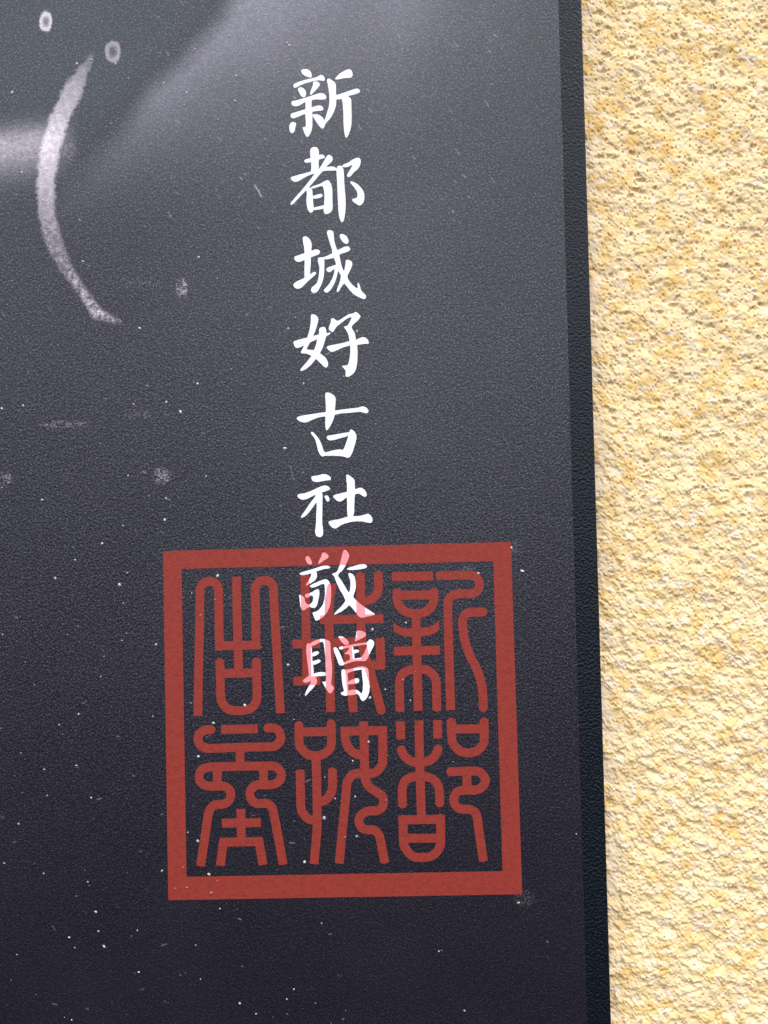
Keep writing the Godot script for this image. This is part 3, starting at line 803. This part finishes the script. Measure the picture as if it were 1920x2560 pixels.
		["p", 1.75, 17.47, 3.76, 17.61, 5.6, 18.21, 7.43, 18.54, 8.88, 18.33, 9.78, 17.76, 10.03, 16.85, 9.21, 16.87, 7.59, 17.45, 5.39, 17.13, 3.37, 16.53, 2.63, 16.09],
		["p", 7.59, 17.45, 9.96, 17.4, 10.09, 15.22, 10.15, 13.77, 10.34, 11.95, 10.15, 9.96, 9.57, 8.16, 8.63, 6.91, 7.8, 6.57, 7.18, 7.12, 6.66, 8.4, 6.13, 9.13, 5.4, 8.97, 4.11, 8.72, 2.66, 8.66, 2.78, 10.29, 4.16, 10.62, 5.8, 10.59, 6.69, 9.94, 7.4, 9.02, 7.88, 10.19, 8.03, 12.54, 7.81, 15.26],
		["p", 2.76, 13.28, 3.86, 13.89, 5.52, 14.49, 6.43, 14.48, 6.81, 13.83, 6.58, 13.02, 5.84, 12.67, 4.2, 12.53, 2.92, 12.37],
	],
}
const SEAL := {
	"seal_shang": [
		["c", -49.03, 2.7, -48.51, 17.99, -47.87, 34.51, -47.58, 43.96, -47.42, 46.33, -46.2, 48.2, -44.28, 48.75, -42.39, 48.23, -41.23, 46.43, -41.11, 42.64, -41.16, 34.36, -41.14, 25.03],
		["l", -42.65, 26.6, -26.98, 26.51],
		["l", -34.85, 50.2, -34.87, 36.59, -34.73, 24.78, -34.75, 17.01],
		["c", -28.55, 25.01, -28.45, 36.45, -28.49, 43.55, -28.39, 46.15, -27.16, 48.13, -25.25, 48.68, -23.36, 48.17, -22.21, 46.25, -22.05, 42.22, -21.59, 29.23, -21.04, 15.08, -20.57, 2.97],
		["c", -41.13, 21.61, -41.07, 15.49, -41.06, 9.6, -40.51, 7, -38.65, 4.85, -35.82, 4.21, -32.97, 4.27, -30.35, 5.16, -28.77, 7.48, -28.47, 10.53, -28.5, 15.23, -28.5, 21.59],
		["l", -41.04, 17.02, -28.47, 17],
	],
	"seal_xue": [
		["c", -44.27, -2.19, -46.46, -2.15, -48.36, -3.23, -49.14, -5.19, -48.42, -7.18, -46.57, -8.33, -44.08, -8.5, -34.85, -8.3, -25.38, -8.35, -22.89, -8.15, -21.12, -6.83, -20.59, -5.11, -21.3, -3, -23.02, -1.98, -25.31, -1.94],
		["l", -41.1, -2.13, -28.45, -2.12],
		["l", -34.73, -8.55, -34.77, -14.72],
		["c", -34.72, -14.77, -41.7, -14.84, -45.69, -14.89, -47.95, -15.71, -48.98, -17.91, -48.27, -20.14, -46.05, -21.29, -43.06, -21.34, -40.32, -21.52, -38.6, -22.78, -38.14, -24.51, -38.92, -26.47, -40.68, -27.54, -42.92, -27.68, -44.68, -28.34, -45.83, -30.28, -46.24, -32, -47.35, -38.87, -49.01, -48.41],
		["c", -34.72, -14.77, -28, -14.84, -23.52, -14.92, -21.55, -15.94, -20.6, -18.06, -21.63, -20.25, -23.89, -21.2, -26.88, -21.27, -29.37, -21.34, -31.13, -22.67, -31.61, -24.38, -30.95, -26.36, -29.23, -27.5, -26.5, -27.55, -24.53, -28.44, -23.7, -30.42, -22.24, -38.55, -20.65, -48.39],
		["l", -42.69, -14.82, -42.69, -21.35],
		["l", -26.8, -14.86, -26.8, -21.27],
		["l", -34.79, -29.25, -34.82, -40.55],
		["l", -41.42, -34.05, -27.99, -34.04],
		["l", -42.16, -40.48, -27.62, -40.5],
		["l", -42.23, -48.48, -40.82, -39.22],
		["l", -27.52, -48.4, -28.96, -39.3],
	],
	"seal_cheng": [
		["l", -11.28, 50.37, -11.16, 34.6, -11.22, 14.06],
		["l", -15.94, 26.6, -6.46, 26.64],
		["l", -15.88, 13.91, -6.56, 13.97],
		["p", -3.24, 46.91, -0.32, 47.21, -0.35, 45.76, -1.41, 41.66, -1.78, 35.73, -4.69, 35.8, -4.45, 41.73, -3.63, 45.83],
		["l", -3.23, 35.89, -3.17, 27.18, -3.32, 3.06],
		["l", -6.29, 34.74, 15.55, 34.64],
		["l", -3.42, 26.89, 9.08, 26.92],
		["c", 7.89, 50.18, 7.87, 43.88, 7.78, 34.2, 7.92, 29.36, 8.3, 24.52, 9.3, 20.64, 10.55, 16.75, 13, 7.55, 14.15, 2.84],
		["c", 14.09, 50.29, 13.98, 45.44, 13.44, 43.27, 11.71, 41.5, 9.75, 40.93, 7.56, 40.74],
		["l", 14.19, 28.14, 14.27, 17.4],
		["l", 9.01, 18.72, 15.7, 18.77],
		["l", 2.77, 26.93, 3.39, 18.59, 4.55, 2.9],
		["l", 1.76, 19.51, 10.24, 19.34],
	],
	"seal_hao": [
		["c", -14.28, -0.42, -14.33, -6.71, -13.87, -8.69, -11.81, -10.95, -10.08, -11.6, -8.59, -11.63, -6.35, -11.3, -4.08, -9.62, -3.29, -7.66, -3.22, -4.45, -3.19, -0.38],
		["l", -14.27, -3.5, -3.2, -3.47],
		["l", -8.65, -11.99, -8.58, -22.83, -8.68, -33.88, -8.88, -37.55, -10.1, -48.44],
		["c", -14.21, -16.45, -14.21, -25.18, -14.16, -28.87, -13.7, -30.84, -12.01, -32.84, -10.04, -33.61, -8.8, -33.63],
		["c", -3.11, -16.41, -3.23, -22.43, -3.77, -24.39, -5.43, -26.57, -7.06, -27.28, -8.67, -27.49],
		["l", -0.02, -3.48, 15.78, -3.58],
		["l", 7.91, -0.35, 7.93, -10.82, 7.91, -17.22],
		["c", 1.52, -3.31, 1.58, -6.27, 2.15, -8.5, 4.09, -10.75, 6.06, -11.53, 7.91, -11.69],
		["c", 14.4, -2.33, 14.19, -13.4, 13.78, -15.36, 12.12, -17.3, 9.88, -18.12, 7.65, -17.95, 5.42, -17.91, 3.42, -18.62, 2.01, -20.56, 1.6, -22.52, 0.99, -27.91, 0.09, -35.26, -1.48, -48.34],
		["c", 7.92, -16.98, 7.99, -19.44, 8.56, -21.41, 10.01, -23.16, 11.96, -24.42, 13.67, -25.68, 14.17, -27.65, 13.58, -29.6, 11.82, -30.68, 9.35, -30.76, 7.1, -31.45, 5.7, -33.15, 5.78, -35.11, 6.99, -36.72, 8.71, -37.12, 10.68, -37.28, 12.14, -38.65, 12.72, -40.37, 14.14, -48.35],
	],
	"seal_xin": [
		["l", 18.76, 48.97, 32.9, 48.9],
		["c", 34.6, 48.98, 40.29, 48.98, 45.86, 48.85, 47.77, 48.08, 48.73, 45.88, 47.9, 43.48, 45.7, 42.57, 42.07, 42.64, 39.64, 42.21, 38.15, 40.8, 37.74, 38.87, 37.67, 31.14, 37.74, 19.08, 37.82, 2.96],
		["c", 50.37, 36.18, 45.53, 36.16, 43.83, 35.6, 42.69, 33.69, 42.73, 30.55, 43.35, 26.2, 44.92, 21.34, 46.98, 16.97, 48.32, 12.85, 48.92, 8.03, 48.99, 2.98],
		["l", 18.88, 42.55, 34.51, 42.45],
		["c", 20.46, 43.84, 20.46, 40.7, 21.14, 38.74, 23.04, 37.01, 25.45, 36.23, 27.87, 36.18, 30.31, 36.85, 32.29, 38.75, 32.94, 40.67, 33.09, 43.81],
		["l", 26.71, 36.21, 26.73, 24.13, 26.72, 2.94],
		["p", 18.91, 33.47, 20.26, 32.11, 21.94, 31.35, 23.63, 31.15, 26.54, 31.13, 28.48, 31.34, 31.15, 31.52, 33.11, 32.44, 34.51, 33.62, 34.63, 30.48, 33.03, 29.19, 31.08, 28.58, 28.41, 28.25, 24.77, 28.23, 22.12, 28.57, 20.2, 29.46, 18.94, 30.45],
		["l", 18.85, 23.45, 34.7, 23.48],
		["c", 20.43, 2.94, 20.44, 10.76, 20.68, 13.64, 21.82, 15.79, 24.27, 16.95, 26.93, 17.13, 29.83, 16.83, 31.97, 15.34, 33, 13.16, 33.11, 10.51, 33.11, 2.93],
	],
	"seal_du": [
		["l", 20.49, -0.46, 20.52, -6.7],
		["l", 26.89, -0.34, 26.78, -12.28, 26.92, -27.01, 26.93, -33.87],
		["l", 33.18, -0.29, 33.15, -6.61],
		["c", 20.54, -9.95, 21.34, -11.93, 23.03, -13.68, 25.24, -14.58, 26.97, -14.69, 28.7, -14.52, 30.95, -13.58, 32.47, -11.89, 33.26, -9.94],
		["c", 20.59, -29.35, 20.61, -23.95, 21.11, -21.75, 22.63, -20.06, 25.12, -19.37, 26.85, -19.4, 28.83, -19.44, 31.28, -20.46, 32.84, -22.46, 33.28, -24.67, 33.29, -29.08],
		["l", 19.05, -33.98, 34.9, -34.01],
		["l", 20.56, -40.25, 33.26, -40.35],
		["c", 20.66, -32.54, 20.66, -41.11, 21.1, -43.32, 23.02, -45.8, 24.97, -46.69, 29.17, -46.63, 31.67, -45.21, 33.07, -43.03, 33.33, -40.59, 33.45, -32.52],
		["c", 37.9, -0.31, 37.93, -6.34, 38.49, -8.56, 40.41, -10.81, 42.61, -11.59, 44.34, -11.62, 46.83, -10.81, 48.61, -8.75, 49.04, -6.55, 49.12, -0.4],
		["l", 37.87, -3.51, 49.11, -3.6],
		["c", 36.4, -17.98, 42.95, -17.85, 45.91, -17.91, 47.86, -18.8, 49.09, -21.03, 47.99, -23.22, 45.75, -24.28, 41.55, -24.33, 39.31, -25.02, 38.08, -27.21, 38.71, -29.42, 40.65, -30.68, 43.61, -30.86, 45.3, -31.99, 45.99, -33.96, 46.59, -39.59, 47.72, -48.4],
		["l", 42.75, -17.85, 42.79, -24.35],
	],
	"seal_frame": [
		["q", -60.15, 59.53, 59.87, 60.02, 53.66, 53.5, -53.79, 53.26],
		["q", 59.87, 60.02, 60.57, -59.73, 54.07, -51.84, 53.66, 53.5],
		["q", 60.57, -59.73, -60.29, -59.84, -53.86, -52.01, 54.07, -51.84],
		["q", -60.29, -59.84, -60.15, 59.53, -53.79, 53.26, -53.86, -52.01],
	],
}
const SPECKS := [
	[-32.3, 216.4, 0.32, -31.7, 225.3, 0.24, -22.0, 202.4, 0.32, -38.4, 210.0, 0.32, -46.0, 161.6, 0.32, -67.1, 137.3, 0.32],
	[-47.2, 117.4, 0.32, -110.9, 221.9, 0.40, -50.1, 215.6, 0.16, -55.2, 189.7, 0.16, -15.3, 135.9, 0.24, -57.2, 223.6, 0.24],
	[-49.2, 219.9, 0.24, -60.4, 208.7, 0.16, -52.8, 206.3, 0.16, -39.5, 196.1, 0.16, -35.7, 195.5, 0.16, -15.4, 193.0, 0.24],
	[-18.2, 189.2, 0.16, -86.6, 161.3, 0.32, -84.5, 159.6, 0.24, -87.8, 231.4, 0.32, -82.6, 232.6, 0.32, -74.1, 231.0, 0.32],
	[-102.7, 200.2, 0.32, -98.7, 173.6, 0.24, -114.8, 143.0, 0.24, -111.7, 155.2, 0.24, -35.8, 165.8, 0.24, -72.8, 123.3, 0.16],
	[-35.3, 122.3, 0.16, -64.8, 117.1, 0.24, -107.9, 193.5, 0.24, -46.0, 235.2, 0.32, -13.7, 236.3, 0.32, -20.6, 229.2, 0.24],
	[-12.9, 235.4, 0.32, -17.3, 94.1, 0.40, -53.3, 107.7, 0.40, -58.2, 111.2, 0.32, -59.4, 70.3, 0.40, -75.5, 48.3, 0.48],
	[-97.8, 51.0, 0.40, -63.1, 27.4, 0.40, -81.3, 62.7, 0.32, -41.4, 50.6, 0.40, -44.8, 85.0, 0.24, -71.9, 86.0, 0.24],
	[-90.3, 4.1, 0.24, -97.1, 0.5, 0.24, -64.6, 2.8, 0.24, -102.5, -14.6, 0.24, -101.6, -23.6, 0.24, -86.3, -24.6, 0.24],
	[-111.6, -33.1, 0.32, -49.1, -11.2, 0.40, -43.7, 0.1, 0.40, -17.7, 19.5, 0.32, -32.8, 6.0, 0.40, -74.0, 68.7, 0.24],
	[-72.7, 52.4, 0.24, -74.2, 41.9, 0.24, -90.8, 57.2, 0.24, -91.4, 61.6, 0.16, -105.6, 90.7, 0.16, -115.8, 110.5, 0.32],
	[-108.3, 111.3, 0.32, -69.6, 110.8, 0.24, -102.0, 78.3, 0.32, -58.9, 77.8, 0.24, -50.4, 44.9, 0.16, -73.2, 31.5, 0.16],
	[-81.2, 23.7, 0.16, -47.5, 37.2, 0.32, -42.4, 42.4, 0.24, -91.3, -13.5, 0.24, -110.5, -8.9, 0.16, -116.4, 32.0, 0.16],
	[-49.8, -40.0, 0.40, -53.2, -37.0, 0.24, -46.2, -51.3, 0.40, -55.0, -48.7, 0.24, -57.8, -56.0, 0.32, -53.8, -55.6, 0.24],
	[-43.4, -53.6, 0.32, -45.5, -57.6, 0.40, -62.3, -49.9, 0.32, -85.3, -63.4, 0.32, -84.5, -70.0, 0.32, -82.6, -75.2, 0.32],
	[-87.9, -53.2, 0.24, -94.6, -71.9, 0.24, -92.7, -75.4, 0.24, -103.1, -50.1, 0.24, -71.1, -69.9, 0.24, -112.7, -77.5, 0.24],
	[-51.1, -75.2, 0.24, -70.8, -84.0, 0.24, -49.7, -86.7, 0.24, -17.8, -90.5, 0.24, -20.3, -93.8, 0.24, -36.4, -95.0, 0.32],
	[-30.9, -98.6, 0.24, -42.6, -63.0, 0.24, -7.9, -68.5, 0.24, 31.8, -78.5, 0.24, 40.0, -98.5, 0.24, -94.1, -99.8, 0.24],
	[-116.7, -46.4, 0.24, 59.3, -62.6, 0.32, -13.3, -47.7, 0.32, -6.3, -32.9, 0.48, 0.7, -39.6, 0.40, 4.7, -39.3, 0.32],
	[-13.3, -47.7, 0.40, 4.5, -25.8, 0.24, 9.5, -7.3, 0.32, -2.4, -26.4, 0.24, 14.9, -27.3, 0.32, 3.9, -13.7, 0.24],
	[-5.8, -19.1, 0.16, -15.9, 0.8, 0.16, 23.2, 33.1, 0.24, 21.7, 13.6, 0.32, 24.1, 6.5, 0.24, 48.5, 49.5, 0.32],
	[15.6, 10.4, 0.24, 63.5, 49.9, 0.40, 60.0, 58.0, 0.32, 11.6, 31.0, 0.40, 10.3, 7.7, 0.32, -11.2, 30.4, 0.24],
	[15.5, 25.6, 0.24, -17.5, 19.5, 0.40, 8.6, 134.2, 0.32, -12.8, 139.6, 0.24, -10.3, 116.5, 0.24, 3.7, 118.5, 0.24],
	[-15.2, 135.7, 0.32, -8.7, 117.7, 0.16],
]
